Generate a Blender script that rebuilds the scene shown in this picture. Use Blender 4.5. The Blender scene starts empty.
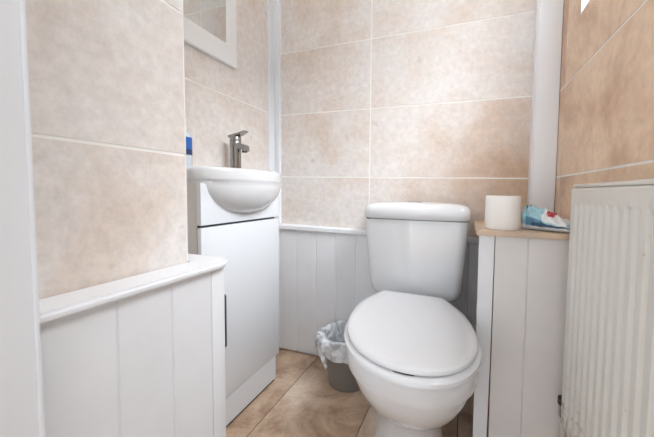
import bpy, bmesh, math, random
from mathutils import Vector, Matrix
random.seed(7)
PI = math.pi
SC = bpy.context.scene
COL = SC.collection

# ------------------------------------------------------------------ camera
FPX, CXP, CYP, W, H = 308.02, 350.0, 208.64, 654.0, 437.0
yaw, pit, rol = -0.3515, 0.0541, -0.0099
cam_d = bpy.data.cameras.new('camera')
cam_d.sensor_width = 36.0
cam_d.lens = FPX / W * 36.0
cam_d.shift_x = -(CXP - W / 2) / W
cam_d.shift_y = (CYP - H / 2) / W
cam_d.clip_start = 0.01
cam_d.dof.use_dof = True
cam_d.dof.focus_distance = 1.25
cam_d.dof.aperture_fstop = 5.0
cam = bpy.data.objects.new('camera', cam_d)
COL.objects.link(cam)
f = Vector((math.sin(yaw) * math.cos(pit), math.cos(yaw) * math.cos(pit), -math.sin(pit)))
r0 = Vector((math.cos(yaw), -math.sin(yaw), 0))
d0 = f.cross(r0)
c_, s_ = math.cos(rol), math.sin(rol)
rt = c_ * r0 + s_ * d0
dn = -s_ * r0 + c_ * d0
mw = Matrix.Identity(4)
for i in range(3):
    mw[i][0], mw[i][1], mw[i][2] = rt[i], -dn[i], -f[i]
mw.translation = (0, 0, 0.818)
cam.matrix_world = mw
SC.camera = cam

# ------------------------------------------------------------------ world, lights, exposure
wd = bpy.data.worlds.new('world')
SC.world = wd
wd.use_nodes = True
bg = wd.node_tree.nodes['Background']
bg.inputs[0].default_value = (0.88, 0.94, 1.03, 1)
bg.inputs[1].default_value = 1.2
sun_d = bpy.data.lights.new('daylight', 'SUN')        # soft bright sky patch seen through the window
sun_d.energy = 13.0
sun_d.angle = math.radians(58)
sun_d.color = (0.90, 0.95, 1.02)
sun = bpy.data.objects.new('daylight', sun_d)
sun.rotation_euler = Vector((-0.52, 0.22, -0.83)).to_track_quat('-Z', 'Y').to_euler()
sun.location = (3, 0.5, 4)
COL.objects.link(sun)
LAMP_WATTS = 9.6
SC.view_settings.view_transform = 'Standard'
SC.view_settings.look = 'None'
SC.view_settings.exposure = 0.63
SC.view_settings.gamma = 1.0
SC.view_settings.use_curve_mapping = False


# ------------------------------------------------------------------ materials
def lin(c):
    return tuple(((v / 255) / 12.92 if v / 255 <= 0.04045 else ((v / 255 + 0.055) / 1.055) ** 2.4) for v in c) + (1,)


def mat(name, rgb, rough=0.5, metal=0.0, coat=0.0, spec=0.5, bump=0.0, bscale=200.0, vary=0.0, vscale=6.0,
        alpha=1.0, sss=0.0):
    m = bpy.data.materials.new(name)
    m.use_nodes = True
    nt = m.node_tree
    b = nt.nodes['Principled BSDF']
    b.inputs['Base Color'].default_value = lin(rgb)
    b.inputs['Roughness'].default_value = rough
    b.inputs['Metallic'].default_value = metal
    b.inputs['Coat Weight'].default_value = coat
    b.inputs['Coat Roughness'].default_value = 0.08
    b.inputs['Specular IOR Level'].default_value = spec
    b.inputs['Alpha'].default_value = alpha
    tc = nt.nodes.new('ShaderNodeTexCoord')
    if vary > 0:
        n = nt.nodes.new('ShaderNodeTexNoise')
        n.inputs['Scale'].default_value = vscale
        n.inputs['Detail'].default_value = 5
        nt.links.new(tc.outputs['Object'], n.inputs['Vector'])
        rp = nt.nodes.new('ShaderNodeValToRGB')
        rp.color_ramp.elements[0].position = 0.3
        rp.color_ramp.elements[1].position = 0.7
        rp.color_ramp.elements[0].color = lin([v * (1 - vary) for v in rgb])
        rp.color_ramp.elements[1].color = lin([min(255, v * (1 + vary * 0.5)) for v in rgb])
        nt.links.new(n.outputs['Fac'], rp.inputs['Fac'])
        nt.links.new(rp.outputs['Color'], b.inputs['Base Color'])
    if bump > 0:
        n2 = nt.nodes.new('ShaderNodeTexNoise')
        n2.inputs['Scale'].default_value = bscale
        n2.inputs['Detail'].default_value = 3
        nt.links.new(tc.outputs['Object'], n2.inputs['Vector'])
        bp = nt.nodes.new('ShaderNodeBump')
        bp.inputs['Strength'].default_value = bump
        bp.inputs['Distance'].default_value = 0.002
        nt.links.new(n2.outputs['Fac'], bp.inputs['Height'])
        nt.links.new(bp.outputs['Normal'], b.inputs['Normal'])
    return m


def stone_mat(name, light, mid, dark, rough, grain_scale=1.0, use_rand=True, patch=None):
    """mottled stone: cloudy patches + fine grain, each tile looks at its own patch of noise"""
    m = bpy.data.materials.new(name)
    m.use_nodes = True
    nt = m.node_tree
    L = nt.links.new
    b = nt.nodes['Principled BSDF']
    b.inputs['Roughness'].default_value = rough
    tc = nt.nodes.new('ShaderNodeTexCoord')
    vec = tc.outputs['Object']
    if use_rand:
        at = nt.nodes.new('ShaderNodeAttribute')
        at.attribute_name = 'tile_seed'
        vm = nt.nodes.new('ShaderNodeVectorMath')
        vm.operation = 'MULTIPLY_ADD'
        vm.inputs[1].default_value = (1, 1, 1)
        L(vec, vm.inputs[0])
        L(at.outputs['Vector'], vm.inputs[2])
        vec = vm.outputs[0]

    def noise(scale, detail, rgh=0.55, dist=0.0):
        n = nt.nodes.new('ShaderNodeTexNoise')
        n.inputs['Scale'].default_value = scale
        n.inputs['Detail'].default_value = detail
        n.inputs['Roughness'].default_value = rgh
        n.inputs['Distortion'].default_value = dist
        L(vec, n.inputs['Vector'])
        return n.outputs['Fac']

    def ramp(fac, stops):
        rp = nt.nodes.new('ShaderNodeValToRGB')
        e = rp.color_ramp.elements
        while len(e) < len(stops):
            e.new(0.5)
        for k, (p, c) in enumerate(stops):
            e[k].position = p
            e[k].color = c
        L(fac, rp.inputs['Fac'])
        return rp.outputs['Color']

    def mix(fac, a, c, mode='MIX'):
        mx = nt.nodes.new('ShaderNodeMix')
        mx.data_type = 'RGBA'
        mx.blend_type = mode
        if isinstance(fac, float):
            mx.inputs[0].default_value = fac
        else:
            L(fac, mx.inputs[0])
        L(a, mx.inputs[6])
        if isinstance(c, tuple):
            mx.inputs[7].default_value = c
        else:
            L(c, mx.inputs[7])
        return mx.outputs[2]
    base = ramp(noise(3.2 * grain_scale, 7, 0.62, 0.6), [(0.34, lin(dark)), (0.5, lin(mid)), (0.66, lin(light))])
    grain = ramp(noise(44 * grain_scale, 8, 0.75), [(0.32, (0.86, 0.85, 0.84, 1)), (0.64, (1.06, 1.06, 1.06, 1))])
    col = mix(1.0, base, grain, 'MULTIPLY')
    if patch:                                 # a warmer tone fading out from one point, with a cloudy edge
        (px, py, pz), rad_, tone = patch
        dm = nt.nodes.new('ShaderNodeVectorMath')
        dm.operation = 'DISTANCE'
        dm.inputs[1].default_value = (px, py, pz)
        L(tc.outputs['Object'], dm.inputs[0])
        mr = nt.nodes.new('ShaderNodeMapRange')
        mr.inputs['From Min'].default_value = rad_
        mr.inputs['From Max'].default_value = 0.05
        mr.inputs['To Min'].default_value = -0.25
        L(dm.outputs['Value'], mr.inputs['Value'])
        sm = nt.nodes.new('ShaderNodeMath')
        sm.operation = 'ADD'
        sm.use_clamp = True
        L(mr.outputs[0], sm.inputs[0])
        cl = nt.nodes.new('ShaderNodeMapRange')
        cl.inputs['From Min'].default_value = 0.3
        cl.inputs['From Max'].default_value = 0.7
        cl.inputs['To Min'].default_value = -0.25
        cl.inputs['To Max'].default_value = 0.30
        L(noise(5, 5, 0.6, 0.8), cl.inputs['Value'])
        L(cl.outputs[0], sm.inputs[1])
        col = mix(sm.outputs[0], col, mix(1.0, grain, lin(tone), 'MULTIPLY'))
    pits = ramp(noise(16 * grain_scale, 3, 0.5), [(0.69, (0, 0, 0, 1)), (0.78, (1, 1, 1, 1))])
    sep = nt.nodes.new('ShaderNodeMath')
    sep.operation = 'MULTIPLY'
    L(pits, sep.inputs[0])
    sep.inputs[1].default_value = 0.4
    col = mix(sep.outputs[0], col, lin([v * 0.78 for v in dark]))
    L(col, b.inputs['Base Color'])
    bp = nt.nodes.new('ShaderNodeBump')
    bp.inputs['Strength'].default_value = 0.12
    bp.inputs['Distance'].default_value = 0.001
    L(noise(60, 4), bp.inputs['Height'])
    L(bp.outputs['Normal'], b.inputs['Normal'])
    return m


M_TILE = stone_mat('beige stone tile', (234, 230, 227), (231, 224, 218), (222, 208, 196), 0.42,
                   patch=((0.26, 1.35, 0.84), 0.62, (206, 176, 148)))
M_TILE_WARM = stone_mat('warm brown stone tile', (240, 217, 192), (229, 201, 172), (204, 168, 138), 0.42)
M_GROUT = mat('pale grout', (248, 245, 240), 0.8, bump=0.1)
M_FLOOR = stone_mat('brown stone floor', (230, 210, 189), (208, 181, 155), (164, 132, 106), 0.36, 1.5, use_rand=True)
M_FGAP = mat('dark board joint', (92, 70, 54), 0.7)
M_PAINT = mat('white painted timber', (234, 235, 237), 0.42, vary=0.015, vscale=9, bump=0.05, bscale=120)
M_PVC = mat('white plastic trim', (240, 242, 245), 0.35)
M_CEIL = mat('ceiling white', (238, 238, 236), 0.8)
M_GLOSSW = mat('white lacquered board', (230, 233, 236), 0.22, coat=0.3)
M_CARC = mat('carcass side board', (222, 217, 212), 0.4)
M_CERAM = mat('white glazed ceramic', (225, 226, 227), 0.1, coat=0.5)
M_SEAT = mat('white plastic seat', (229, 230, 232), 0.2, coat=0.2)
M_CHROME = mat('chrome', (200, 200, 202), 0.12, metal=1.0)
M_TAPM = mat('brushed chrome', (158, 156, 154), 0.2, metal=1.0)
M_DARKGAP = mat('dark gap', (60, 62, 66), 0.6)
M_HANDLE = mat('dark steel handle', (96, 98, 102), 0.3, metal=0.9)
M_GLASS = mat('mirror glass', (214, 216, 216), 0.02, metal=1.0)
M_FRAME = mat('white mirror frame', (243, 243, 242), 0.4)
M_OAK = mat('pale oak board', (214, 190, 166), 0.5, vary=0.08, vscale=14, bump=0.1)
M_PAPER = mat('white tissue', (248, 245, 241), 0.95, spec=0.1, bump=0.25, bscale=500)
M_CARD = mat('cardboard', (186, 160, 130), 0.9)
M_BIN = mat('taupe plastic', (124, 117, 110), 0.45)
M_RAD = mat('radiator enamel', (222, 220, 214), 0.32)
M_RADB = mat('grille shadow metal', (190, 188, 182), 0.5)
M_BLACK = mat('black plastic', (34, 34, 36), 0.45)
M_PIPE = mat('white painted pipe', (206, 202, 196), 0.4)
M_PALEBLUE = mat('pale blue film', (164, 208, 220), 0.3, vary=0.08, vscale=40)
M_MIDBLUE = mat('mid blue film', (92, 146, 178), 0.3, vary=0.12, vscale=40)
M_DEEPBLUE = mat('deep blue print', (52, 84, 116), 0.35)
M_WHITEFILM = mat('white film', (232, 236, 238), 0.3)
M_RED = mat('red print', (190, 52, 72), 0.4)
M_MAROON = mat('maroon print', (96, 44, 52), 0.4)
M_LABELB = mat('blue label', (44, 104, 186), 0.35)
M_LABELD = mat('navy label', (40, 60, 104), 0.35)
M_CLEAR = mat('clear bottle plastic', (214, 222, 228), 0.12, coat=0.4)
M_BOARD = mat('off white painted board', (228, 224, 221), 0.45, vary=0.02, vscale=7)
M_GAPBROWN = mat('brown gap strip', (150, 104, 82), 0.7)


def rad_dirt():
    m = mat('radiator enamel with rust specks', (222, 220, 214), 0.32)
    nt = m.node_tree
    L = nt.links.new
    b = nt.nodes['Principled BSDF']
    tc = nt.nodes.new('ShaderNodeTexCoord')
    n = nt.nodes.new('ShaderNodeTexNoise')
    n.inputs['Scale'].default_value = 55
    n.inputs['Detail'].default_value = 4
    L(tc.outputs['Object'], n.inputs['Vector'])
    sx = nt.nodes.new('ShaderNodeSeparateXYZ')
    L(tc.outputs['Object'], sx.inputs[0])
    mz = nt.nodes.new('ShaderNodeMapRange')
    mz.inputs['From Min'].default_value = 0.44
    mz.inputs['From Max'].default_value = 0.24
    L(sx.outputs['Z'], mz.inputs['Value'])
    my = nt.nodes.new('ShaderNodeMapRange')
    my.inputs['From Min'].default_value = 0.66
    my.inputs['From Max'].default_value = 0.84
    L(sx.outputs['Y'], my.inputs['Value'])
    mu = nt.nodes.new('ShaderNodeMath')
    mu.operation = 'MULTIPLY'
    L(mz.outputs[0], mu.inputs[0])
    L(my.outputs[0], mu.inputs[1])
    ad = nt.nodes.new('ShaderNodeMath')
    ad.operation = 'MULTIPLY_ADD'
    L(mu.outputs[0], ad.inputs[0])
    ad.inputs[1].default_value = 0.30
    L(n.outputs['Fac'], ad.inputs[2])
    rp = nt.nodes.new('ShaderNodeValToRGB')
    rp.color_ramp.elements[0].position = 0.72
    rp.color_ramp.elements[0].color = (0, 0, 0, 1)
    rp.color_ramp.elements[1].position = 0.86
    rp.color_ramp.elements[1].color = (0.75, 0.75, 0.75, 1)
    L(ad.outputs[0], rp.inputs['Fac'])
    mx = nt.nodes.new('ShaderNodeMix')
    mx.data_type = 'RGBA'
    L(rp.outputs['Color'], mx.inputs[0])
    mx.inputs[6].default_value = lin((222, 220, 214))
    mx.inputs[7].default_value = lin((150, 126, 104))
    L(mx.outputs[2], b.inputs['Base Color'])
    return m


M_RADF = rad_dirt()


def emis(name, rgb, s):
    m = bpy.data.materials.new(name)
    m.use_nodes = True
    b = m.node_tree.nodes['Principled BSDF']
    b.inputs['Base Color'].default_value = lin(rgb)
    b.inputs['Emission Color'].default_value = lin(rgb)
    b.inputs['Emission Strength'].default_value = s
    b.inputs['Roughness'].default_value = 0.4
    return m


def bag_mat():
    m = bpy.data.materials.new('thin white liner film')
    m.use_nodes = True
    nt = m.node_tree
    b = nt.nodes['Principled BSDF']
    b.inputs['Base Color'].default_value = lin((244, 248, 252))
    b.inputs['Roughness'].default_value = 0.28
    b.inputs['Coat Weight'].default_value = 0.4
    tc = nt.nodes.new('ShaderNodeTexCoord')
    n = nt.nodes.new('ShaderNodeTexNoise')
    n.inputs['Scale'].default_value = 17
    n.inputs['Detail'].default_value = 4
    n.inputs['Distortion'].default_value = 1.6
    nt.links.new(tc.outputs['Object'], n.inputs['Vector'])
    mr = nt.nodes.new('ShaderNodeMapRange')
    mr.inputs['From Min'].default_value = 0.35
    mr.inputs['From Max'].default_value = 0.65
    mr.inputs['To Min'].default_value = 0.38
    mr.inputs['To Max'].default_value = 0.95
    nt.links.new(n.outputs['Fac'], mr.inputs['Value'])
    nt.links.new(mr.outputs[0], b.inputs['Alpha'])
    bp = nt.nodes.new('ShaderNodeBump')
    bp.inputs['Strength'].default_value = 0.6
    bp.inputs['Distance'].default_value = 0.006
    nt.links.new(n.outputs['Fac'], bp.inputs['Height'])
    nt.links.new(bp.outputs['Normal'], b.inputs['Normal'])
    return m


M_BAG = bag_mat()


def glass_mat():
    m = bpy.data.materials.new('clear window glass')
    m.use_nodes = True
    nt = m.node_tree
    out = nt.nodes['Material Output']
    nt.nodes.remove(nt.nodes['Principled BSDF'])
    tr = nt.nodes.new('ShaderNodeBsdfTransparent')
    gl = nt.nodes.new('ShaderNodeBsdfGlossy')
    gl.inputs['Roughness'].default_value = 0.02
    mx = nt.nodes.new('ShaderNodeMixShader')
    mx.inputs[0].default_value = 0.07
    nt.links.new(tr.outputs[0], mx.inputs[1])
    nt.links.new(gl.outputs[0], mx.inputs[2])
    nt.links.new(mx.outputs[0], out.inputs[0])
    return m


# ------------------------------------------------------------------ mesh helpers
def obj(name, bm, mats, parent=None, smooth=None):
    me = bpy.data.meshes.new(name)
    bmesh.ops.recalc_face_normals(bm, faces=bm.faces)
    bm.to_mesh(me)
    bm.free()
    for m in (mats if isinstance(mats, (list, tuple)) else [mats]):
        me.materials.append(m)
    if smooth is not None:
        me.shade_smooth()
        if smooth < 180:
            try:
                me.set_sharp_from_angle(angle=math.radians(smooth))
            except Exception:
                pass
    o = bpy.data.objects.new(name, me)
    COL.objects.link(o)
    if parent is not None:
        o.parent = parent
        o.matrix_parent_inverse = Matrix.Translation(-parent.location)
    return o


def empty(name, loc):
    o = bpy.data.objects.new(name, None)
    o.empty_display_size = 0.05
    o.location = loc
    COL.objects.link(o)
    return o


def tag(o, label=None, cat=None, kind=None, group=None):
    if label:
        o['label'] = label
    if cat:
        o['category'] = cat
    if kind:
        o['kind'] = kind
    if group:
        o['group'] = group
    return o


def box(bm, x0, x1, y0, y1, z0, z1, bev=0.0, seg=2, mi=0, edges=None):
    vs = [bm.verts.new((x, y, z)) for x in (x0, x1) for y in (y0, y1) for z in (z0, z1)]
    ix = [(0, 1, 3, 2), (4, 6, 7, 5), (0, 4, 5, 1), (2, 3, 7, 6), (0, 2, 6, 4), (1, 5, 7, 3)]
    fs = [bm.faces.new([vs[i] for i in q]) for q in ix]
    for q in fs:
        q.material_index = mi
    if bev > 0:
        es = set(e for q in fs for e in q.edges)
        r = bmesh.ops.bevel(bm, geom=list(es), offset=bev, segments=seg, affect='EDGES', profile=0.5)
        for q in r['faces']:
            q.material_index = mi
    return fs


def quad(bm, pts, mi=0):
    q = bm.faces.new([bm.verts.new(p) for p in pts])
    q.material_index = mi
    return q


def loft(bm, rings, cap0=True, cap1=True, mi=0, closed=True):
    vr = [[bm.verts.new(p) for p in r] for r in rings]
    n = len(rings[0])
    for a, b in zip(vr, vr[1:]):
        for k in range(n if closed else n - 1):
            q = bm.faces.new((a[k], a[(k + 1) % n], b[(k + 1) % n], b[k]))
            q.material_index = mi
    if cap0:
        q = bm.faces.new(vr[0][::-1])
        q.material_index = mi
    if cap1:
        q = bm.faces.new(vr[-1])
        q.material_index = mi
    return vr


def lathe(bm, prof, c, n=40, mi=0, cap0=True, cap1=True):
    rings = [[(c[0] + r * math.cos(2 * PI * k / n), c[1] + r * math.sin(2 * PI * k / n), c[2] + z) for k in range(n)]
             for r, z in prof]
    return loft(bm, rings, cap0, cap1, mi)


def tube(bm, pts, r, n=12, mi=0):
    pts = [Vector(p) for p in pts]
    rings = []
    for i, p in enumerate(pts):
        d = (pts[min(i + 1, len(pts) - 1)] - pts[max(i - 1, 0)]).normalized()
        u = d.orthogonal().normalized() if i == 0 else (u - d * u.dot(d)).normalized()
        v = d.cross(u)
        rr = r[i] if isinstance(r, (list, tuple)) else r
        rings.append([p + rr * (math.cos(2 * PI * k / n) * u + math.sin(2 * PI * k / n) * v) for k in range(n)])
    loft(bm, rings, True, True, mi)


def prism(bm, poly, axis, a0, a1, mi=0):
    """extrude a 2-D polygon along an axis: axis 'x': poly is (y,z); 'y': (x,z); 'z': (x,y)"""
    def P(p, a):
        return {'x': (a, p[0], p[1]), 'y': (p[0], a, p[1]), 'z': (p[0], p[1], a)}[axis]
    return loft(bm, [[P(p, a0) for p in poly], [P(p, a1) for p in poly]], True, True, mi)


def minus(rect, hole):
    """rectangle (u0,u1,v0,v1) minus a hole -> list of rectangles"""
    u0, u1, v0, v1 = rect
    if hole is None or hole[0] >= u1 or hole[1] <= u0 or hole[2] >= v1 or hole[3] <= v0:
        return [rect]
    a, b, c, d = max(u0, hole[0]), min(u1, hole[1]), max(v0, hole[2]), min(v1, hole[3])
    out = []
    if v0 < c:
        out.append((u0, u1, v0, c))
    if d < v1:
        out.append((u0, u1, d, v1))
    if u0 < a:
        out.append((u0, a, c, d))
    if b < u1:
        out.append((b, u1, c, d))
    return out


def tiled_wall(name, P, u0, u1, v0, v1, cols, rows, depth=0.10, hole=None, gw=0.0058, raise_=0.0012, tile=None):
    """P(u, v, n): n = distance towards the room. rows: list of (v at u0, v at u1); cols: list of u"""
    bm = bmesh.new()
    seed = bm.faces.layers.float_vector.new('tile_seed')
    for (a, b, c, d) in minus((u0, u1, v0, v1), hole):       # the wall body, in grout colour
        f8 = [bm.verts.new(P(u, v, n)) for u in (a, b) for v in (c, d) for n in (0, -depth)]
        for q in [(0, 1, 3, 2), (4, 6, 7, 5), (0, 4, 5, 1), (2, 3, 7, 6), (0, 2, 6, 4), (1, 5, 7, 3)]:
            bm.faces.new([f8[i] for i in q]).material_index = 1
    us = [u0] + [c for c in cols if u0 < c < u1] + [u1]
    vs = [(v0, v0)] + [r for r in rows if v0 < r[0] < v1] + [(v1, v1)]

    def vv(r, u):
        return r[0] + (r[1] - r[0]) * (u - u0) / (u1 - u0)
    h = gw / 2
    for i in range(len(us) - 1):
        for j in range(len(vs) - 1):
            a = us[i] + (h if i > 0 else 0)
            b = us[i + 1] - (h if i < len(us) - 2 else 0)
            lo, hi = vs[j], vs[j + 1]
            hl, hh = (h if j > 0 else 0), (h if j < len(vs) - 2 else 0)
            sd = (random.uniform(-9, 9), random.uniform(-9, 9), random.uniform(-9, 9))
            if hole is None:
                c4 = [(a, vv(lo, a) + hl), (b, vv(lo, b) + hl), (b, vv(hi, b) - hh), (a, vv(hi, a) - hh)]
                polys = [c4]
            else:
                polys = [[(p, r), (q, r), (q, s), (p, s)] for p, q, r, s in
                         minus((a, b, vv(lo, a) + hl, vv(hi, a) - hh), hole)]
            for pl in polys:
                fr = [bm.verts.new(P(u, v, raise_)) for u, v in pl]
                bk = [bm.verts.new(P(u, v, 0.0)) for u, v in pl]
                fs = [bm.faces.new(fr)]
                for k in range(4):
                    fs.append(bm.faces.new((fr[k], bk[k], bk[(k + 1) % 4], fr[(k + 1) % 4])))
                for q in fs:
                    q[seed] = sd
    return tag(obj(name, bm, [tile or M_TILE, M_GROUT]), kind='structure')


# ------------------------------------------------------------------ the room (camera stands in the doorway at the origin)
XL, XR, YB, YF, ZC = -0.900, 0.315, 1.350, 0.2175, 2.45
XN, YN = -0.566, 0.506           # tiled nib on the near left

ROWS = [(0.298, 0.298), (0.593, 0.58), (0.893, 0.874), (1.199, 1.185), (1.497, 1.498), (1.797, 1.798), (2.097, 2.098)]
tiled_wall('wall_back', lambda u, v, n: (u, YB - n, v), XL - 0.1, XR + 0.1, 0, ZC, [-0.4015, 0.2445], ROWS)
FL = [(0.293, 0.293), (0.593, 0.593), (0.893, 0.893), (1.200, 1.199), (1.497, 1.497), (1.797, 1.797), (2.097, 2.097)]
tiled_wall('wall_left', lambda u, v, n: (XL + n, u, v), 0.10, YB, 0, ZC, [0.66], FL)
FN = [(0.293, 0.293), (0.593, 0.593), (0.8935, 0.8935), (1.190, 1.190), (1.49, 1.49), (1.79, 1.79), (2.09, 2.09)]
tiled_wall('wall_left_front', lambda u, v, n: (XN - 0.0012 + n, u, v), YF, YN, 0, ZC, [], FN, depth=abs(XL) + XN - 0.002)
WIN = (0.32, 1.128, 1.352, 2.16)
FR = [(0.29, 0.29), (0.58, 0.58), (0.8785, 0.8785), (1.185, 1.185), (1.487, 1.487), (1.787, 1.787), (2.087, 2.087)]
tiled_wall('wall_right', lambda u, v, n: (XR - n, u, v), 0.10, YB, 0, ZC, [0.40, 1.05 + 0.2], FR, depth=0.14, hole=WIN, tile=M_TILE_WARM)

# floor boards 0.33 m wide, running into the room
bm = bmesh.new()
seed = bm.faces.layers.float_vector.new('tile_seed')
box(bm, -1.0, 0.66, -1.8, 1.45, -0.06, -0.0015, mi=1)
jx = [-1.0, -0.655, -0.3145, 0.004, 0.325, 0.66]
for i in range(5):
    ys = [-1.8, 0.45 if i % 2 else -0.1, 1.45]
    for j in range(2):
        sd = (random.uniform(-9, 9), random.uniform(-9, 9), random.uniform(-9, 9))
        for q in box(bm, jx[i] + 0.0015, jx[i + 1] - 0.0015, ys[j] + 0.001, ys[j + 1] - 0.001, -0.0016, 0.0):
            q[seed] = sd
tag(obj('floor', bm, [M_FLOOR, M_FGAP]), kind='structure')
bm = bmesh.new()
box(bm, -1.0, 0.66, -1.8, 1.45, ZC, ZC + 0.08)  # beyond the doorway it also roofs the added hall against light from above
tag(obj('ceiling', bm, M_CEIL), kind='structure')

# wall with the doorway the camera looks through
bm = bmesh.new()
box(bm, -1.0, -0.53, 0.10, YF - 0.001, 0, ZC)
box(bm, 0.305, 0.64, 0.10, YF - 0.001, 0, ZC)
box(bm, -0.53, 0.305, 0.10, YF - 0.001, 2.04, ZC)
tag(obj('wall_front', bm, M_CEIL), kind='structure')
bm = bmesh.new()                              # unseen hall side walls, added to narrow the light entering the doorway
box(bm, -0.98, -0.90, -1.8, 0.099, 0, ZC)
tag(obj('hall_blocker_left', bm, M_CEIL), kind='structure')
bm = bmesh.new()
box(bm, 0.56, 0.64, -1.8, 0.099, 0, ZC)
tag(obj('hall_blocker_right', bm, M_CEIL), kind='structure')
bm = bmesh.new()
box(bm, -0.53, -0.487, 0.085, YF, 0, 2.04, 0.002)
box(bm, 0.268, 0.305, 0.085, YF, 0, 2.04, 0.002)
box(bm, -0.487, 0.268, 0.085, YF, 2.0, 2.04, 0.002)
box(bm, -0.4875, -0.4840, 0.2125, YF, 0, 2.0, 0.0015)         # slim stop bead at the inner edge
tag(obj('door_1', bm, M_PVC, smooth=30), 'white door lining at the far left edge of the photo', kind='structure')

# window in the right wall
win = tag(empty('window_1', (XR, 0.8, 1.35)), 'white framed window high in the right wall', kind='structure')
bm = bmesh.new()
y0, y1, z0, z1 = WIN
for a, b, c, d in [(y0, y1, z0, z0 + 0.006), (y0, y1, z1 - 0.006, z1), (y0, y0 + 0.006, z0, z1), (y1 - 0.006, y1, z0, z1)]:
    box(bm, XR - 0.001, XR + 0.13, a, b, c, d)
obj('reveal', bm, M_PVC, win)
bm = bmesh.new()
for a, b, c, d in [(y0, y1, z0, z0 + 0.06), (y0, y1, z1 - 0.06, z1), (y0, y0 + 0.06, z0, z1), (y1 - 0.06, y1, z0, z1)]:
    box(bm, XR + 0.090, XR + 0.125, a + 0.004, b - 0.004, c + 0.004, d - 0.004, 0.004)
obj('window_frame', bm, M_PVC, win, 30)
bm = bmesh.new()
box(bm, XR + 0.105, XR + 0.112, y0 + 0.05, y1 - 0.05, z0 + 0.05, z1 - 0.05)
obj('glass_pane', bm, glass_mat(), win)

# trims
def panelling(bm, P, edges, v0, v1, gd=0.004, gw=0.009, th=0.012):
    """tongue-and-groove boards; edges = board boundaries along u, V groove at each inner one"""
    prof = [(edges[0], 0.0)]
    for e in edges[1:-1]:
        prof += [(e - gw / 2, 0.0), (e - gw / 8, -gd), (e + gw / 8, -gd), (e + gw / 2, 0.0)]
    prof += [(edges[-1], 0.0)]
    fr = [[bm.verts.new(P(u, v, n)) for u, n in prof] for v in (v0, v1)]
    bk = [[bm.verts.new(P(u, v, -th)) for u in (edges[0], edges[-1])] for v in (v0, v1)]
    for k in range(len(prof) - 1):
        bm.faces.new((fr[0][k], fr[0][k + 1], fr[1][k + 1], fr[1][k]))
    bm.faces.new(fr[1] + [bk[1][1], bk[1][0]])
    bm.faces.new(fr[0] + [bk[0][1], bk[0][0]])
    bm.faces.new((fr[0][0], fr[1][0], bk[1][0], bk[0][0]))
    bm.faces.new((fr[0][-1], fr[1][-1], bk[1][1], bk[0][1]))
    bm.faces.new((bk[0][0], bk[0][1], bk[1][1], bk[1][0]))


wains = tag(empty('trim_1', (-0.3, YB, 0)), 'white tongue and groove panelling with a dado rail along the back wall', kind='structure')
bm = bmesh.new()
panelling(bm, lambda u, v, n: (u, YB - 0.016 - n, v), [XL + 0.002, -0.861, -0.770, -0.664, -0.559, -0.459, -0.357, -0.255, -0.153, -0.051, 0.026, 0.128, 0.23, XR - 0.003], 0.013, 0.632)
obj('tongue_and_groove_panel', bm, M_PAINT, wains)
bm = bmesh.new()
zl = lambda x: 0.654 - 0.014 * (x + 0.87) / 0.9
for xa, xb in [(XL + 0.002, XR - 0.003)]:
    prof = [(0.0012, -0.027), (0.024, -0.027), (0.030, -0.021), (0.030, -0.006), (0.024, 0.0), (0.0012, 0.0)]
    loft(bm, [[(x, YB - n, zl(x) + v) for n, v in prof] for x in (xa, xb)])
obj('dado_rail', bm, M_PAINT, wains, 30)

case = tag(empty('trim_2', (XN, 0.36, 0)), 'white panelled pipe casing with a wide ledge below the tiles on the near left', kind='structure')
XC = -0.508
bm = bmesh.new()
panelling(bm, lambda u, v, n: (XC + n, u, v), [YF + 0.001, 0.321, 0.419, 0.5145], 0.0, 0.645, 0.003, 0.006)
obj('tongue_and_groove_panel', bm, M_PAINT, case)
bm = bmesh.new()
box(bm, XC - 0.014, XC + 0.0015, 0.5155, 0.553, 0, 0.645, 0.0015)
box(bm, XN - 0.03, XC - 0.0145, 0.540, 0.553, 0, 0.645)
obj('corner_board', bm, M_PAINT, case, 30)
bm = bmesh.new()
# ledge with rounded free end, running past the nib corner
pl = [(XN + 0.001, YF + 0.001), (-0.492, YF + 0.001)]
for k in range(9):
    t = k / 8 * PI / 2
    pl.append((-0.492 - 0.05 + 0.05 * math.cos(t), 0.528 + 0.050 * math.sin(t)))
pl += [(-0.64, 0.578), (-0.64, YN + 0.002), (XN + 0.001, YN + 0.002)]
prism(bm, pl, 'z', 0.6455, 0.661)
bmesh.ops.recalc_face_normals(bm, faces=bm.faces)
es = [e for e in bm.edges if abs(e.verts[0].co.z - e.verts[1].co.z) < 1e-5]
bmesh.ops.bevel(bm, geom=es, offset=0.005, segments=3, affect='EDGES')
obj('ledge', bm, M_PAINT, case, 40)

bm = bmesh.new()      # pipe boxing in the right-hand corner
box(bm, 0.2335, XR - 0.002, 1.305, YB - 0.0015, 0.0, ZC - 0.001, 0.004, 2)
box(bm, 0.2315, 0.2375, 1.303, YB - 0.0015, 0.0, ZC - 0.001, 0.0015, 1)
tag(obj('trim_3', bm, M_PVC, smooth=30), 'tall white pipe boxing in the right hand corner', kind='structure')
bm = bmesh.new()      # trunking in the left-hand corner: two white edges with a recessed face between
ct = [(XL + 0.0015, YB - 0.0015), (XL + 0.0015, YB - 0.066), (XL + 0.009, YB - 0.066), (XL + 0.009, YB - 0.055), (XL + 0.0045, YB - 0.052),
      (XL + 0.0045, YB - 0.014), (XL + 0.016, YB - 0.010), (XL + 0.019, YB - 0.020), (XL + 0.034, YB - 0.020), (XL + 0.034, YB - 0.0015)]
prism(bm, ct, 'z', 0.656, ZC - 0.001)
tag(obj('trim_4', bm, M_PVC, smooth=20), 'slim white corner strip between the left and back walls', kind='structure')
bm = bmesh.new()
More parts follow.
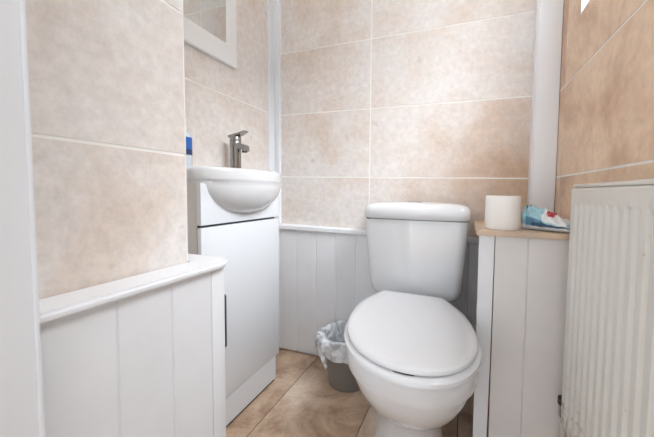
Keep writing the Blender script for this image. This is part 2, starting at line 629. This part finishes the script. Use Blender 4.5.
box(bm, XN - 0.008, XN + 0.0015, YN - 0.0005, YN + 0.002, 0.662, ZC - 0.001, 0.0008, 1)
tag(obj('trim_5', bm, M_GROUT), 'thin pale tile edge strip on the outer corner of the near left wall', kind='structure')

# ceiling lamp (above the frame)
lamp = tag(empty('ceiling_lamp', (-0.36, 0.44, ZC)), 'round white dome lamp on the ceiling', 'lamp')
bm = bmesh.new()
lathe(bm, [(0.16, 0.0), (0.16, -0.018), (0.15, -0.022)], (-0.36, 0.44, ZC), 40)
obj('lamp_base', bm, M_PVC, lamp, 40)
bm = bmesh.new()
lathe(bm, [(0.148, -0.022)] + [(0.148 * math.cos(t), -0.022 - 0.06 * math.sin(t)) for t in [k / 8 * PI / 2 for k in range(1, 8)]] + [(0.003, -0.082)], (-0.36, 0.44, ZC), 40)
obj('lamp_shade', bm, emis('lit opal diffuser', (255, 250, 246), LAMP_WATTS), lamp, 180)

# ------------------------------------------------------------------ wall mirror
mir = tag(empty('wall_mirror', (XL, 0.79, 1.31)), 'rectangular mirror in a wide white frame on the tiled wall above the basin', 'mirror')
ya, yb, za, zb, fw, fh, xf = 0.53, 1.051, 1.317, 2.0, 0.053, 0.080, XL + 0.017
bm = bmesh.new()
prof = [(0, XL + 0.002), (0, xf - 0.003), (0.004, xf), (fw - 0.009, xf), (fw - 0.005, xf - 0.003), (fw, xf - 0.008), (fw, XL + 0.002)]
rings = []
for (cy, cz, sy, sz) in [(ya, za, 1, 1), (yb, za, -1, 1), (yb, zb, -1, -1), (ya, zb, 1, -1)]:
    rings.append([(x, cy + sy * d, cz + sz * (d if d < 0.01 else d + fh - fw)) for d, x in prof])
loft(bm, rings + [rings[0]], False, False, closed=True)
bmesh.ops.remove_doubles(bm, verts=bm.verts, dist=1e-5)
obj('frame', bm, M_FRAME, mir, 20)
bm = bmesh.new()
box(bm, XL + 0.004, xf - 0.008, ya + fw - 0.004, yb - fw + 0.004, za + fh - 0.004, zb - fh + 0.004)
obj('mirror_glass', bm, M_GLASS, mir)

# ------------------------------------------------------------------ vanity unit
van = tag(empty('vanity_unit', (-0.82, 0.92, 0)), 'slim white gloss vanity cabinet under the wash basin', 'cabinet')
VY0, VY1, VX, VXB = 0.714, 1.132, -0.740, XL + 0.004
BC = (-0.785, 0.930)                         # centre of the bowl in plan
BR = (0.130, 0.208)
ZR, ZS, ZB = 0.891, 0.849, 0.730              # rim top, rim underside, bowl bottom


def bowl_halfwidth(z, x):                    # outer bowl: half width in y at height z and position x
    a = 1 - ((ZS - z) / (ZS - ZB)) ** 2 - (max(0, x - BC[0]) / BR[0]) ** 2
    return BR[1] * math.sqrt(max(0.0, a))


bm = bmesh.new()
box(bm, VXB, VX - 0.018, VY0 + 0.001, VY0 + 0.010, 0.0, 0.840)
box(bm, VXB, VX - 0.018, VY1 - 0.010, VY1 - 0.001, 0.0, 0.840)
box(bm, VXB, VX - 0.05, VY0 + 0.016, VY1 - 0.016, 0.09, 0.107)
box(bm, VXB, VXB + 0.006, VY0 + 0.016, VY1 - 0.016, 0.107, ZB - 0.02)
obj('carcass', bm, M_CARC, van)
bm = bmesh.new()                             # fixed fascia cut to the bowl outline
zt, zbm = 0.840, 0.7115
N = 40
ys = [VY0 + (VY1 - VY0) * k / N for k in range(N + 1)]


def cut(y):
    t = (y - BC[1]) / (BR[1] + 0.001)
    xx = (VX - BC[0]) / BR[0]
    k = 1 - t * t - xx * xx
    return zt if k <= 0 else max(zbm + 0.01, ZS - (ZS - ZB + 0.002) * math.sqrt(k))


loft(bm, [[(VX, y, zbm), (VX, y, min(zt, cut(y))), (VX - 0.016, y, min(zt, cut(y))), (VX - 0.016, y, zbm)] for y in ys])
obj('fascia', bm, M_GLOSSW, van)
bm = bmesh.new()
box(bm, VX - 0.018, VX - 0.010, VY0 + 0.004, VY1 - 0.02, 0.702, 0.7125)
obj('shadow_gap', bm, M_DARKGAP, van)
bm = bmesh.new()
box(bm, VX - 0.016, VX, VY0, VY1, 0.110, 0.7035, 0.0015, 2)
dr = obj('door', bm, M_GLOSSW, van, 30)
bm = bmesh.new()
hy = 0.804
tube(bm, [(VX - 0.001, hy, 0.296), (VX + 0.005, hy, 0.296), (VX + 0.007, hy, 0.300), (VX + 0.007, hy, 0.466), (VX + 0.005, hy, 0.470), (VX - 0.001, hy, 0.470)], 0.003, 8)
obj('handle', bm, M_HANDLE, dr, 60)
bm = bmesh.new()
box(bm, VX - 0.018, VX - 0.002, VY0, VY1 - 0.024, 0.010, 0.1075, 0.001, 1)
obj('plinth', bm, M_GLOSSW, van, 30)
bm = bmesh.new()
box(bm, VX - 0.03, VX - 0.006, VY0 + 0.002, VY1 - 0.03, 0.0, 0.0098)
obj('plinth_foot', bm, M_FGAP, van)

# ------------------------------------------------------------------ basin
N = 96


def ring(xf_, xb_, hy_, z, cx=BC[0], pw=5.0, lift=0.0):
    """D-shaped outline: elliptical front of radius xf_, squarish back of depth xb_"""
    pts = []
    for k in range(N):
        t = 2 * PI * k / N
        c, s = math.cos(t), math.sin(t)
        if c >= 0:
            x, y = xf_ * c, hy_ * s
        else:
            e = 2.0 / pw
            x, y = -xb_ * abs(c) ** e, hy_ * math.copysign(abs(s) ** e, s)
            # join to the ellipse at the sides
        pts.append((cx + x, BC[1] + y, z))
    return pts


xb = BC[0] - XL - 0.003
bm = bmesh.new()
rings = []
for k in range(0, 13):                                         # outer bowl from the bottom up
    u = k / 12
    s = max(0.02, math.sin(u * PI / 2) ** 0.92)
    z = ZB + (ZS - ZB) * (1 - math.cos(u * PI / 2))
    rings.append(ring(BR[0] * s, (xb - 0.035) * min(1, s * 1.02), (BR[1] - 0.0) * s, z))
rings.append(ring(BR[0] + 0.0006, xb - 0.002, BR[1] + 0.002, ZS + 0.001))
rings.append(ring(BR[0] + 0.0015, xb, BR[1] + 0.005, ZS + 0.008))
rings.append(ring(BR[0] + 0.002, xb, BR[1] + 0.0065, ZR - 0.012))
rings.append(ring(BR[0] + 0.001, xb, BR[1] + 0.005, ZR - 0.004))
rings.append(ring(BR[0] - 0.006, xb, BR[1] - 0.001, ZR))
rings.append(ring(BR[0] - 0.016, 0.028, BR[1] - 0.024, ZR, pw=2.6))
for k in range(1, 9):
    u = k / 8
    s = math.cos(u * PI / 2 * 0.93)
    rings.append(ring((BR[0] - 0.02) * s, 0.026 * s + 0.001, (BR[1] - 0.028) * s, ZR - 0.004 - 0.105 * math.sin(u * PI / 2), pw=2.4))
loft(bm, rings)
bas = obj('wash_basin', bm, M_CERAM, smooth=50)
tag(bas, 'white ceramic half recessed basin with a rounded belly on the vanity cabinet', 'basin')

# ------------------------------------------------------------------ tap
TX, TY = -0.842, 0.988
tap = tag(empty('mixer_tap', (TX, TY, ZR)), 'chrome monobloc mixer tap on the back of the basin', 'tap')
bm = bmesh.new()
lathe(bm, [(0.026, 0.0), (0.026, 0.004), (0.0205, 0.006), (0.0205, 0.094), (0.022, 0.098), (0.022, 0.118), (0.0205, 0.121)], (TX, TY, ZR), 32)
obj('tap_body', bm, M_TAPM, tap, 35)
bm = bmesh.new()
sp = [(TX + 0.006, TY, ZR + 0.100), (TX + 0.03, TY, ZR + 0.099), (TX + 0.046, TY, ZR + 0.094), (TX + 0.053, TY, ZR + 0.089)]
loft(bm, [[(x + dz * 0.15, y + dy, z + dz) for dy, dz in [(-w, -0.010), (w, -0.010), (w * 1.1, 0.0), (w * 0.8, 0.011), (-w * 0.8, 0.011), (-w * 1.1, 0.0)]]
          for (x, y, z), w in zip(sp, (0.018, 0.0165, 0.015, 0.0145))])
so = obj('spout', bm, M_TAPM, tap, 50)
bm = bmesh.new()
lathe(bm, [(0.009, 0.0), (0.010, -0.004), (0.010, -0.010), (0.007, -0.010)], (TX + 0.043, TY, ZR + 0.085), 20)
obj('aerator', bm, M_BLACK, so, 40)
bm = bmesh.new()
lathe(bm, [(0.0215, 0.121), (0.0215, 0.136), (0.018, 0.141), (0.004, 0.143)], (TX, TY, ZR), 32)
le = [(TX - 0.022, ZR + 0.138), (TX + 0.02, ZR + 0.146), (TX + 0.050, ZR + 0.156)]
loft(bm, [[(x, TY - w, z - t), (x, TY + w, z - t), (x, TY + w, z + t), (x, TY - w, z + t)] for (x, z), w, t in zip(le, (0.018, 0.017, 0.013), (0.004, 0.0035, 0.002))])
obj('lever', bm, M_TAPM, tap, 35)

# ------------------------------------------------------------------ soap bottle, peeping out behind the nib
SX, SY = -0.866, 0.765
bot = tag(empty('soap_bottle', (SX, SY, ZR)), 'clear bottle with a blue label at the near end of the basin', 'bottle')
bm = bmesh.new()
lathe(bm, [(0.026, 0.0), (0.028, 0.004), (0.028, 0.100), (0.024, 0.112), (0.012, 0.120), (0.012, 0.126)], (SX, SY, ZR), 32)
obj('bottle_body', bm, M_CLEAR, bot, 50)
bm = bmesh.new()
lathe(bm, [(0.0284, 0.060), (0.0286, 0.062), (0.0286, 0.097), (0.0284, 0.099)], (SX, SY, ZR), 32, 0, False, False)
lathe(bm, [(0.0284, 0.042), (0.0286, 0.043), (0.0286, 0.060), (0.0284, 0.061)], (SX, SY, ZR), 32, 1, False, False)
obj('label', bm, [M_LABELB, M_LABELD], bot, 60)
bm = bmesh.new()
lathe(bm, [(0.0135, 0.118), (0.0135, 0.128), (0.008, 0.131)], (SX, SY, ZR), 24)
obj('cap', bm, M_WHITEFILM, bot, 50)

# ------------------------------------------------------------------ toilet
toi = tag(empty('toilet', (-0.16, 1.15, 0)), 'white close coupled toilet with its lid down against the back wall', 'toilet')
KX, KY = 0.115, 0.03
TCX = -0.168


def pan_pt(x, y, z):                         # the pan sits a touch askew to the cistern
    return (TCX + x + KX * max(-0.05, 1.15 - y), y - KY * x, z)


def chaik(pts, n=2):
    for _ in range(n):
        out = [pts[0]]
        for a, b in zip(pts, pts[1:]):
            out += [(a[0] * .75 + b[0] * .25, a[1] * .75 + b[1] * .25), (a[0] * .25 + b[0] * .75, a[1] * .25 + b[1] * .75)]
        out.append(pts[-1])
        pts = out
    return pts


def resample(pts, n):
    L = [0]
    for a, b in zip(pts, pts[1:]):
        L.append(L[-1] + math.hypot(b[0] - a[0], b[1] - a[1]))
    out = []
    for k in range(n):
        s = L[-1] * k / (n - 1)
        i = max(j for j in range(len(L)) if L[j] <= s + 1e-9)
        i = min(i, len(pts) - 2)
        t = (s - L[i]) / max(1e-9, L[i + 1] - L[i])
        out.append((pts[i][0] + t * (pts[i + 1][0] - pts[i][0]), pts[i][1] + t * (pts[i + 1][1] - pts[i][1])))
    return out


def oval(hw, yf, yw, yb, hb, n=33, z=0.0, e=0.0):
    """half outline: front tip yf, widest hw at yw, back yb with half width hb"""
    half = []
    for k in range(15):
        t = k / 14 * PI / 2
        half.append((hw * math.sin(t) ** 0.94, yw - (yw - yf) * math.cos(t) ** 1.0))
    side = [(hw, yw), (hw * 0.995, yw + 0.25 * (yb - yw)), (hw * 0.93, yw + 0.55 * (yb - yw)), (hb + 0.22 * (hw - hb), yw + 0.88 * (yb - yw)), (hb, yb)]
    half += chaik(side, 3)[1:]
    half = resample(half, n)
    pts = [pan_pt(-x, y, z) for x, y in half[::-1]] + [pan_pt(x, y, z) for x, y in half[1:]]
    return pts


# pan
bm = bmesh.new()
secs = [  # hw, yfront, ywide, yback, hback, z
    (0.116, 0.825, 1.00, 1.27, 0.105, 0.000),
    (0.112, 0.832, 1.00, 1.27, 0.100, 0.030),
    (0.107, 0.838, 1.00, 1.27, 0.096, 0.100),
    (0.106, 0.835, 0.98, 1.26, 0.095, 0.150),
    (0.112, 0.812, 0.95, 1.25, 0.098, 0.180),
    (0.130, 0.762, 0.91, 1.22, 0.105, 0.215),
    (0.148, 0.716, 0.88, 1.21, 0.115, 0.260),
    (0.160, 0.684, 0.86, 1.20, 0.125, 0.305),
    (0.163, 0.672, 0.85, 1.20, 0.130, 0.340),
    (0.163, 0.670, 0.85, 1.20, 0.132, 0.353),
    (0.178, 0.646, 0.85, 1.20, 0.135, 0.3560),
    (0.181, 0.641, 0.85, 1.20, 0.135, 0.375),
    (0.177, 0.642, 0.85, 1.20, 0.135, 0.402),
    (0.173, 0.647, 0.85, 1.20, 0.133, 0.408),
]
loft(bm, [oval(a, b, c, d, e, z=z) for a, b, c, d, e, z in secs])
box(bm, TCX - 0.13, TCX + 0.13, 1.10, 1.325, 0.36, 0.412, 0.01, 2)      # deck carrying the cistern
box(bm, TCX - 0.075, TCX + 0.075, 1.20, 1.315, 0.0, 0.37, 0.012, 2)     # outlet shroud to the wall
obj('pan', bm, M_CERAM, toi, 35)
# seat ring
ZSE = 0.4085


def rise(y):
    return 0.012 * (y - 0.64) / 0.45


def lift(pts):
    return [(x, y, z + rise(y)) for x, y, z in pts]


bm = bmesh.new()
seat = [(0.174, 0.636, 0.85, 1.06, 0.108, 0.0), (0.185, 0.627, 0.85, 1.066, 0.112, 0.004), (0.185, 0.627, 0.85, 1.066, 0.112, 0.013), (0.176, 0.634, 0.85, 1.062, 0.108, 0.019)]
inner = [(0.118, 0.70, 0.82, 0.99, 0.075, 0.019), (0.112, 0.708, 0.82, 0.985, 0.07, 0.010), (0.118, 0.70, 0.82, 0.99, 0.075, 0.0)]
rr = [lift(oval(a, b, c, d, e, z=ZSE + z)) for a, b, c, d, e, z in seat + inner]
loft(bm, rr + [rr[0]], False, False)
bmesh.ops.remove_doubles(bm, verts=bm.verts, dist=1e-6)
obj('seat', bm, M_SEAT, toi, 50)
# lid
bm = bmesh.new()
lid = [(0.173, 0.645, 0.85, 1.095, 0.107, 0.0205), (0.177, 0.640, 0.85, 1.098, 0.109, 0.024), (0.177, 0.640, 0.85, 1.098, 0.109, 0.031), (0.173, 0.645, 0.85, 1.095, 0.106, 0.0355),
       (0.157, 0.662, 0.85, 1.085, 0.099, 0.0378), (0.11, 0.71, 0.85, 1.06, 0.075, 0.0395), (0.05, 0.78, 0.86, 1.0, 0.035, 0.040)]
loft(bm, [lift(oval(a, b, c, d, e, z=ZSE + z)) for a, b, c, d, e, z in lid])
li = obj('lid', bm, M_SEAT, toi, 50)
bm = bmesh.new()                              # finger slot at the front edge of the lid
px, py, pz = pan_pt(0, 0.6395, ZSE + 0.0205)
pts = []
for k in range(9):
    u = (k - 4) / 4
    x = 0.024 * u
    yy = 0.85 - (0.85 - 0.6405) * math.sqrt(1 - (x / 0.174) ** 2)
    pts.append(pan_pt(x, yy, ZSE + 0.0222))
tube(bm, pts, [0.0004] + [0.0012] * 7 + [0.0004], 8)
obj('finger_slot', bm, M_BLACK, li, 60)
for s in (-1, 1):
    bm = bmesh.new()
    c = pan_pt(s * 0.075, 1.106, 0)
    tube(bm, [(c[0] - 0.02, c[1], 0.431), (c[0] + 0.02, c[1], 0.431)], 0.010, 14)
    lathe(bm, [(0.012, 0.412), (0.012, 0.422), (0.009, 0.431)], (c[0], c[1], 0), 16)
    obj('hinge', bm, M_SEAT, toi, 40)


# cistern
def rrect(cx, hx, y0, y1, z, r, bulge=0.0, n=7, m=12):
    pts = []
    for (sx, sy, a0) in [(1, 1, 0), (-1, 1, 1), (-1, -1, 2), (1, -1, 3)]:
        for k in range(n):
            t = (a0 + k / (n - 1)) * PI / 2
            x = sx * (hx - r) + r * math.cos(t)
            y = (y1 - r if sy > 0 else y0 + r) + r * math.sin(t)
            pts.append((x, y))
        if a0 == 2:
            for k in range(1, m):
                u = k / m
                pts.append((-(hx - r) + 2 * (hx - r) * u, y0))
    return [(cx + x, y - 0.05 * x - (bulge * (1 - (x / hx) ** 2) if y < (y0 + y1) / 2 else 0), z) for x, y in pts]


CC = -0.171
bm = bmesh.new()
cs = [(0.140, 1.185, 1.305, 0.412, 0.035), (0.160, 1.172, 1.312, 0.420, 0.035), (0.171, 1.161, 1.316, 0.436, 0.035), (0.1765, 1.156, 1.32, 0.460, 0.035), (0.183, 1.151, 1.322, 0.54, 0.034), (0.189, 1.147, 1.322, 0.63, 0.032), (0.193, 1.144, 1.322, 0.716, 0.03)]
loft(bm, [rrect(CC, hx, a, b, z, r, 0.010) for hx, a, b, z, r in cs])
cis = obj('cistern', bm, M_CERAM, toi, 50)
bm = bmesh.new()
box(bm, CC - 0.18, CC + 0.18, 1.15, 1.325, 0.715, 0.7195)
obj('joint_shadow', bm, M_DARKGAP, cis)
bm = bmesh.new()
ls = [(0.194, 1.142, 1.323, 0.7185, 0.03), (0.198, 1.137, 1.325, 0.723, 0.032), (0.199, 1.135, 1.325, 0.748, 0.034), (0.1965, 1.139, 1.324, 0.760, 0.034), (0.189, 1.147, 1.320, 0.769, 0.034), (0.16, 1.168, 1.308, 0.7765, 0.034), (0.11, 1.195, 1.29, 0.7805, 0.03), (0.05, 1.215, 1.275, 0.782, 0.02)]
loft(bm, [rrect(CC, hx, a, b, z, r, 0.012) for hx, a, b, z, r in ls])
cl = obj('cistern_lid', bm, M_CERAM, toi, 50)
bm = bmesh.new()
bx, by = CC - 0.005, 1.212
loft(bm, [[(bx + a * math.cos(2 * PI * k / 32), by + b * math.sin(2 * PI * k / 32), z) for k in range(32)]
          for a, b, z in [(0.029, 0.022, 0.775), (0.029, 0.022, 0.7825), (0.026, 0.0195, 0.785)]])
fb = obj('flush_button', bm, M_CHROME, cl, 40)

# ------------------------------------------------------------------ waste bin and liner
WX, WY, WZ = -0.447, 1.218, 0.212
bn = tag(empty('waste_bin', (WX, WY, 0)), 'small round taupe plastic bin between the toilet and the back panelling', 'bin')
bm = bmesh.new()
lathe(bm, [(0.082, 0.0), (0.086, 0.003), (0.104, WZ - 0.006), (0.107, WZ - 0.005), (0.108, WZ), (0.105, WZ), (0.102, WZ - 0.006), (0.084, 0.010)], (WX, WY, 0), 48)
obj('bin_body', bm, M_BIN, bn, 40)
bm = bmesh.new()
rnd = random.Random(3)
NB = 72
rings = []
ph = [rnd.uniform(0, 6.28) for _ in range(6)]


def wob(k, a, lvl):
    t = 2 * PI * k / NB
    return a * (math.sin(7 * t + ph[0] + lvl) + 0.7 * math.sin(13 * t + ph[1] - lvl) + 0.5 * math.sin(23 * t + ph[2] + 2 * lvl))


levels = [(0.078, 0.030, 0.0012), (0.085, 0.10, 0.002), (0.091, 0.155, 0.002), (0.0965, 0.198, 0.002), (0.1025, 0.2165, 0.001),
          (0.1095, 0.2195, 0.0008), (0.1112, 0.211, 0.0008), (0.1118, 0.190, 0.001), (0.1120, 0.166, 0.001), (0.1120, 0.146, 0.001)]
for lv, (r, z, a) in enumerate(levels):
    out = []
    for k in range(NB):
        t = 2 * PI * k / NB
        w = wob(k, a, lv * 0.5)
        zz = z
        if lv >= 7:
            zz = z - (lv - 6) * 0.003 + (lv - 6) * (0.002 * math.sin(3 * t + 1.0) + 0.0012 * math.sin(8 * t))
        if lv in (4, 5):
            zz = z + 0.003 * math.sin(5 * t + 2)
        rr_ = r + w
        if lv >= 4:
            rr_ = max(rr_, 0.1095 if lv > 4 else 0.098)
        else:
            rr_ = min(rr_, 0.078 + 0.09 * z)
        if lv >= 4:                                            # the bag billows out towards the vanity and the front
            dt = (t - 3.75)
            rr_ += (0.006, 0.024, 0.030, 0.031, 0.028, 0.020)[lv - 4] * math.exp(-(dt / 0.75) ** 2) * (1 + 0.18 * math.sin(9 * t + lv))
        out.append((WX + rr_ * math.cos(t), WY + rr_ * math.sin(t), zz))
    rings.append(out)
loft(bm, rings, False, False)
# knotted corner hanging at the front left
tube(bm, [(WX - 0.070, WY - 0.112, 0.152), (WX - 0.066, WY - 0.117, 0.134), (WX - 0.058, WY - 0.118, 0.120), (WX - 0.052, WY - 0.116, 0.110)], [0.012, 0.007, 0.005, 0.008], 10)
ln = obj('bin_liner', bm, M_BAG, smooth=180)
tag(ln, 'crumpled translucent white liner bag folded over the rim of the bin', 'bag')

# ------------------------------------------------------------------ boxed shelf beside the toilet
SZ = 0.711
sh = tag(empty('boxed_shelf', (0.17, 1.15, 0)), 'white panelled box with a pale oak top between the toilet and the radiator', 'shelf unit')
bm = bmesh.new()
prof = [(0.040, 0.955), (0.312, 0.955), (0.312, 1.30), (0.228, 1.30), (0.228, YB - 0.0015 - 0.03), (0.040, YB - 0.0015 - 0.03)]
prism(bm, prof, 'z', SZ - 0.0145, SZ)
bmesh.ops.recalc_face_normals(bm, faces=bm.faces)
bmesh.ops.bevel(bm, geom=[e for e in bm.edges if abs(e.verts[0].co.z - e.verts[1].co.z) < 1e-5], offset=0.003, segments=2, affect='EDGES')
obj('oak_top', bm, M_OAK, sh, 40)
bm = bmesh.new()
loft(bm, [[(0.0475 + dx * w, y, z) for dx, y in [(0, 0.966), (1, 0.966), (1, 0.984), (0, 0.984)]] for z, w in [(0.0, 0.036), (0.32, 0.0395), (SZ - 0.0150, 0.0405)]])
obj('front_post', bm, M_PAINT, sh)
bm = bmesh.new()
loft(bm, [[(0.086, 0.986, z), (0.102, 0.986, z), (0.102, 0.994, z), (0.086, 0.994, z)] for z in (0.0, SZ - 0.0150)])  # brown strip set back behind the gap between post and panel
obj('gap_strip', bm, M_GAPBROWN, sh)
bm = bmesh.new()
panelling(bm, lambda u, v, n: (u, 0.968 - n, v), [0.0905, 0.174, 0.276], 0.0, SZ - 0.0150, 0.003, 0.004, 0.01)
obj('front_panel', bm, M_BOARD, sh)
bm = bmesh.new()
box(bm, 0.06, 0.225, YB - 0.052, YB - 0.032, SZ - 0.06, SZ - 0.0150)
obj('wall_batten', bm, M_PAINT, sh)

# ------------------------------------------------------------------ toilet roll
RX, RY, RR, RH = 0.1135, 1.035, 0.0485, 0.1
tr = tag(empty('toilet_roll', (RX, RY, SZ)), 'white toilet roll standing on the left of the oak topped box', 'toilet roll')
bm = bmesh.new()
lathe(bm, [(0.021, 0.001), (0.044, 0.0), (0.0477, 0.001), (RR, 0.003), (RR, RH - 0.002), (0.0477, RH - 0.0004), (0.044, RH), (0.038, RH - 0.0015), (0.021, RH - 0.001)], (RX, RY, SZ), 56, 0, False, False)
obj('paper', bm, M_PAPER, tr, 50)
bm = bmesh.new()
lathe(bm, [(0.0208, 0.0005), (0.0208, RH), (0.0196, RH), (0.0196, 0.0005)], (RX, RY, SZ), 32, 0, False, False)
obj('cardboard_tube', bm, M_CARD, tr, 40)

# ------------------------------------------------------------------ wipes packet, tall at one end and slumping to the other
A, B = Vector((0.176, 1.060, SZ)), Vector((0.304, 0.985, SZ))
ax = (B - A)
ln_ = ax.length
ax.normalize()
sd = Vector((ax.y, -ax.x, 0))                 # towards the camera
NS, NR = 96, 72
bm = bmesh.new()


def ipl(tab, s):
    for (a, va), (b, vb) in zip(tab, tab[1:]):
        if s <= b:
            t = (s - a) / (b - a)
            t = t * t * (3 - 2 * t)
            return va + (vb - va) * t
    return tab[-1][1]


HT = [(0, 0.062), (0.05, 0.072), (0.14, 0.074), (0.24, 0.064), (0.36, 0.065), (0.5, 0.054), (0.68, 0.038), (0.85, 0.026), (0.95, 0.018), (1, 0.010)]
WT = [(0, 0.020), (0.05, 0.028), (0.2, 0.034), (0.5, 0.037), (0.8, 0.034), (0.95, 0.026), (1, 0.014)]
rings = []
rnd = random.Random(5)
jit = [[rnd.uniform(-1, 1) for _ in range(NR)] for _ in range(NS + 1)]
for i in range(NS + 1):
    s = i / NS
    h, w = ipl(HT, s), ipl(WT, s)
    out = []
    for k in range(NR):
        t = 2 * PI * k / NR
        c, sn = math.cos(t), math.sin(t)
        lat = w * math.copysign(abs(c) ** 0.75, c) * (1.0 if sn < 0.2 else 1 - 0.35 * (sn - 0.2))
        z = h * (0.5 + 0.5 * math.copysign(abs(sn) ** 0.85, sn))
        cr = 0.0014 * math.sin(31 * s + 5 * t) + 0.0011 * math.sin(53 * s - 9 * t + 1.3) + 0.0003 * jit[i][k]
        if sn > -0.7:
            lat += cr
            z += cr
        out.append(A + ax * (ln_ * s) + sd * lat + Vector((0, 0, max(0.0004, z))))
    rings.append(out)
vr = loft(bm, rings)
for q in bm.faces:
    c = q.calc_center_median() - A
    s = c.dot(ax) / ln_
    la = c.dot(sd)
    z = c.z / max(0.01, ipl(HT, s))
    mi = 0
    if c.z < 0.013 + 0.006 * max(0, 1 - 3 * s) and s < 0.98:
        mi = 3
    elif z < 0.50 + 0.1 * math.sin(9 * s) and s > 0.1:
        mi = 1
        if c.z < 0.025 and s > 0.22:
            mi = 2
    if z > 0.50 and 0.40 < s < 0.80 and mi == 0:
        mi = 3
    if la > -0.01 and z > 0.80 and 0.45 < s < 0.57 and math.sin(60 * s + 300 * la) > -0.9:
        mi = 4
    if z > 0.85 and 0.08 < s < 0.15:
        mi = 5
    if la > 0.01 and 0.10 < s < 0.2 and z > 0.55:
        mi = 0
    q.material_index = mi
pk = obj('wipes_packet', bm, [M_PALEBLUE, M_MIDBLUE, M_DEEPBLUE, M_WHITEFILM, M_RED, M_MAROON], smooth=180)
tag(pk, 'crumpled pale blue packet with a red mark lying to the right of the toilet roll', 'packet')

# ------------------------------------------------------------------ radiator
rad = tag(empty('radiator', (0.28, 0.45, 0.24)), 'white ribbed panel radiator on the right wall', 'radiator')
RXF, RY1, RY0, RZ0, RZ1 = 0.247, 0.888, 0.235, 0.240, 0.832
bm = bmesh.new()
pitch = 0.0334
yv = 0.8495
grooves = []
while yv > RY0 + 0.02:
    grooves.append(yv)
    yv -= pitch
gw2, gd = 0.0105, 0.0052
u = [(RY1, 0)]
for g in grooves:
    u += [(g + gw2, 0), (g + gw2 * 0.45, 1), (g - gw2 * 0.45, 1), (g - gw2, 0)]
u += [(RY0, 0)]
zs = [(RZ0, 0, 0.003), (RZ0 + 0.004, 0, 0), (RZ0 + 0.028, 0, 0), (RZ0 + 0.042, 1, 0), (RZ1 - 0.046, 1, 0), (RZ1 - 0.034, 0, 0), (RZ1 - 0.004, 0, 0), (RZ1, 0, 0.003)]
fr = [[bm.verts.new((RXF + gd * d * on + inn, y, z)) for y, d in u] for z, on, inn in zs]
for a, b in zip(fr, fr[1:]):
    for k in range(len(u) - 1):
        bm.faces.new((a[k], a[k + 1], b[k + 1], b[k]))
bkx = RXF + 0.012
for row in (0, -1):
    bm.faces.new(fr[row] + [bm.verts.new((bkx, RY0, zs[row][0])), bm.verts.new((bkx, RY1, zs[row][0]))])
for k in (0, -1):
    col = [r[k] for r in fr]
    y = u[k][0]
    bm.faces.new(col + [bm.verts.new((bkx, y, RZ1)), bm.verts.new((bkx, y, RZ0))])
quad(bm, [(bkx, RY0, RZ0), (bkx, RY1, RZ0), (bkx, RY1, RZ1), (bkx, RY0, RZ1)])
obj('front_panel', bm, M_RADF, rad, 25)
bm = bmesh.new()
box(bm, 0.284, 0.296, RY0, RY1, RZ0, RZ1, 0.003)
obj('rear_panel', bm, M_RAD, rad, 30)
bm = bmesh.new()
box(bm, RXF + 0.001, 0.300, RY0, RY1, RZ1 + 0.0006, RZ1 + 0.009, 0.003, 2)
box(bm, RXF + 0.0125, 0.300, RY0 + 0.002, RY1, RZ1 - 0.02, RZ1 + 0.0016)
obj('top_grille', bm, M_RAD, rad, 30)
bm = bmesh.new()
box(bm, RXF + 0.0125, 0.300, RY1 - 0.006, RY1 + 0.001, RZ0 + 0.01, RZ1 - 0.021, 0.002, 1)
obj('side_cover', bm, M_RAD, rad, 30)
bm = bmesh.new()
y = RY0 + 0.02
while y < RY1 - 0.02:
    box(bm, RXF + 0.014, 0.282, y, y + 0.002, RZ0 + 0.03, RZ1 - 0.03)
    y += 0.0334
obj('convector_fins', bm, M_RADB, rad)
bm = bmesh.new()
box(bm, 0.296, XR - 0.002, 0.36, 0.39, 0.30, 0.78)
obj('wall_bracket', bm, M_RADB, rad)
bm = bmesh.new()
box(bm, 0.296, XR - 0.002, 0.75, 0.78, 0.30, 0.78)
obj('wall_bracket', bm, M_RADB, rad)
val = None
bm = bmesh.new()
vx, vy, vz = 0.262, RY1 + 0.036, RZ0 + 0.012
tube(bm, [(vx, RY1 - 0.005, vz), (vx, vy, vz)], 0.009, 14)
lathe(bm, [(0.011, -0.016), (0.012, -0.012), (0.012, 0.012), (0.010, 0.016)], (vx, vy, vz), 18)
val = obj('valve', bm, M_CHROME, rad, 40)
bm = bmesh.new()
lathe(bm, [(0.013, 0.016), (0.014, 0.018), (0.0135, 0.034), (0.010, 0.036)], (vx, vy, vz), 18)
obj('valve_cap', bm, M_BLACK, val, 40)
bm = bmesh.new()
tube(bm, [(vx, vy, vz - 0.014), (vx, vy, 0.0)], 0.0075, 14)
obj('pipe', bm, M_PIPE, rad, 60)
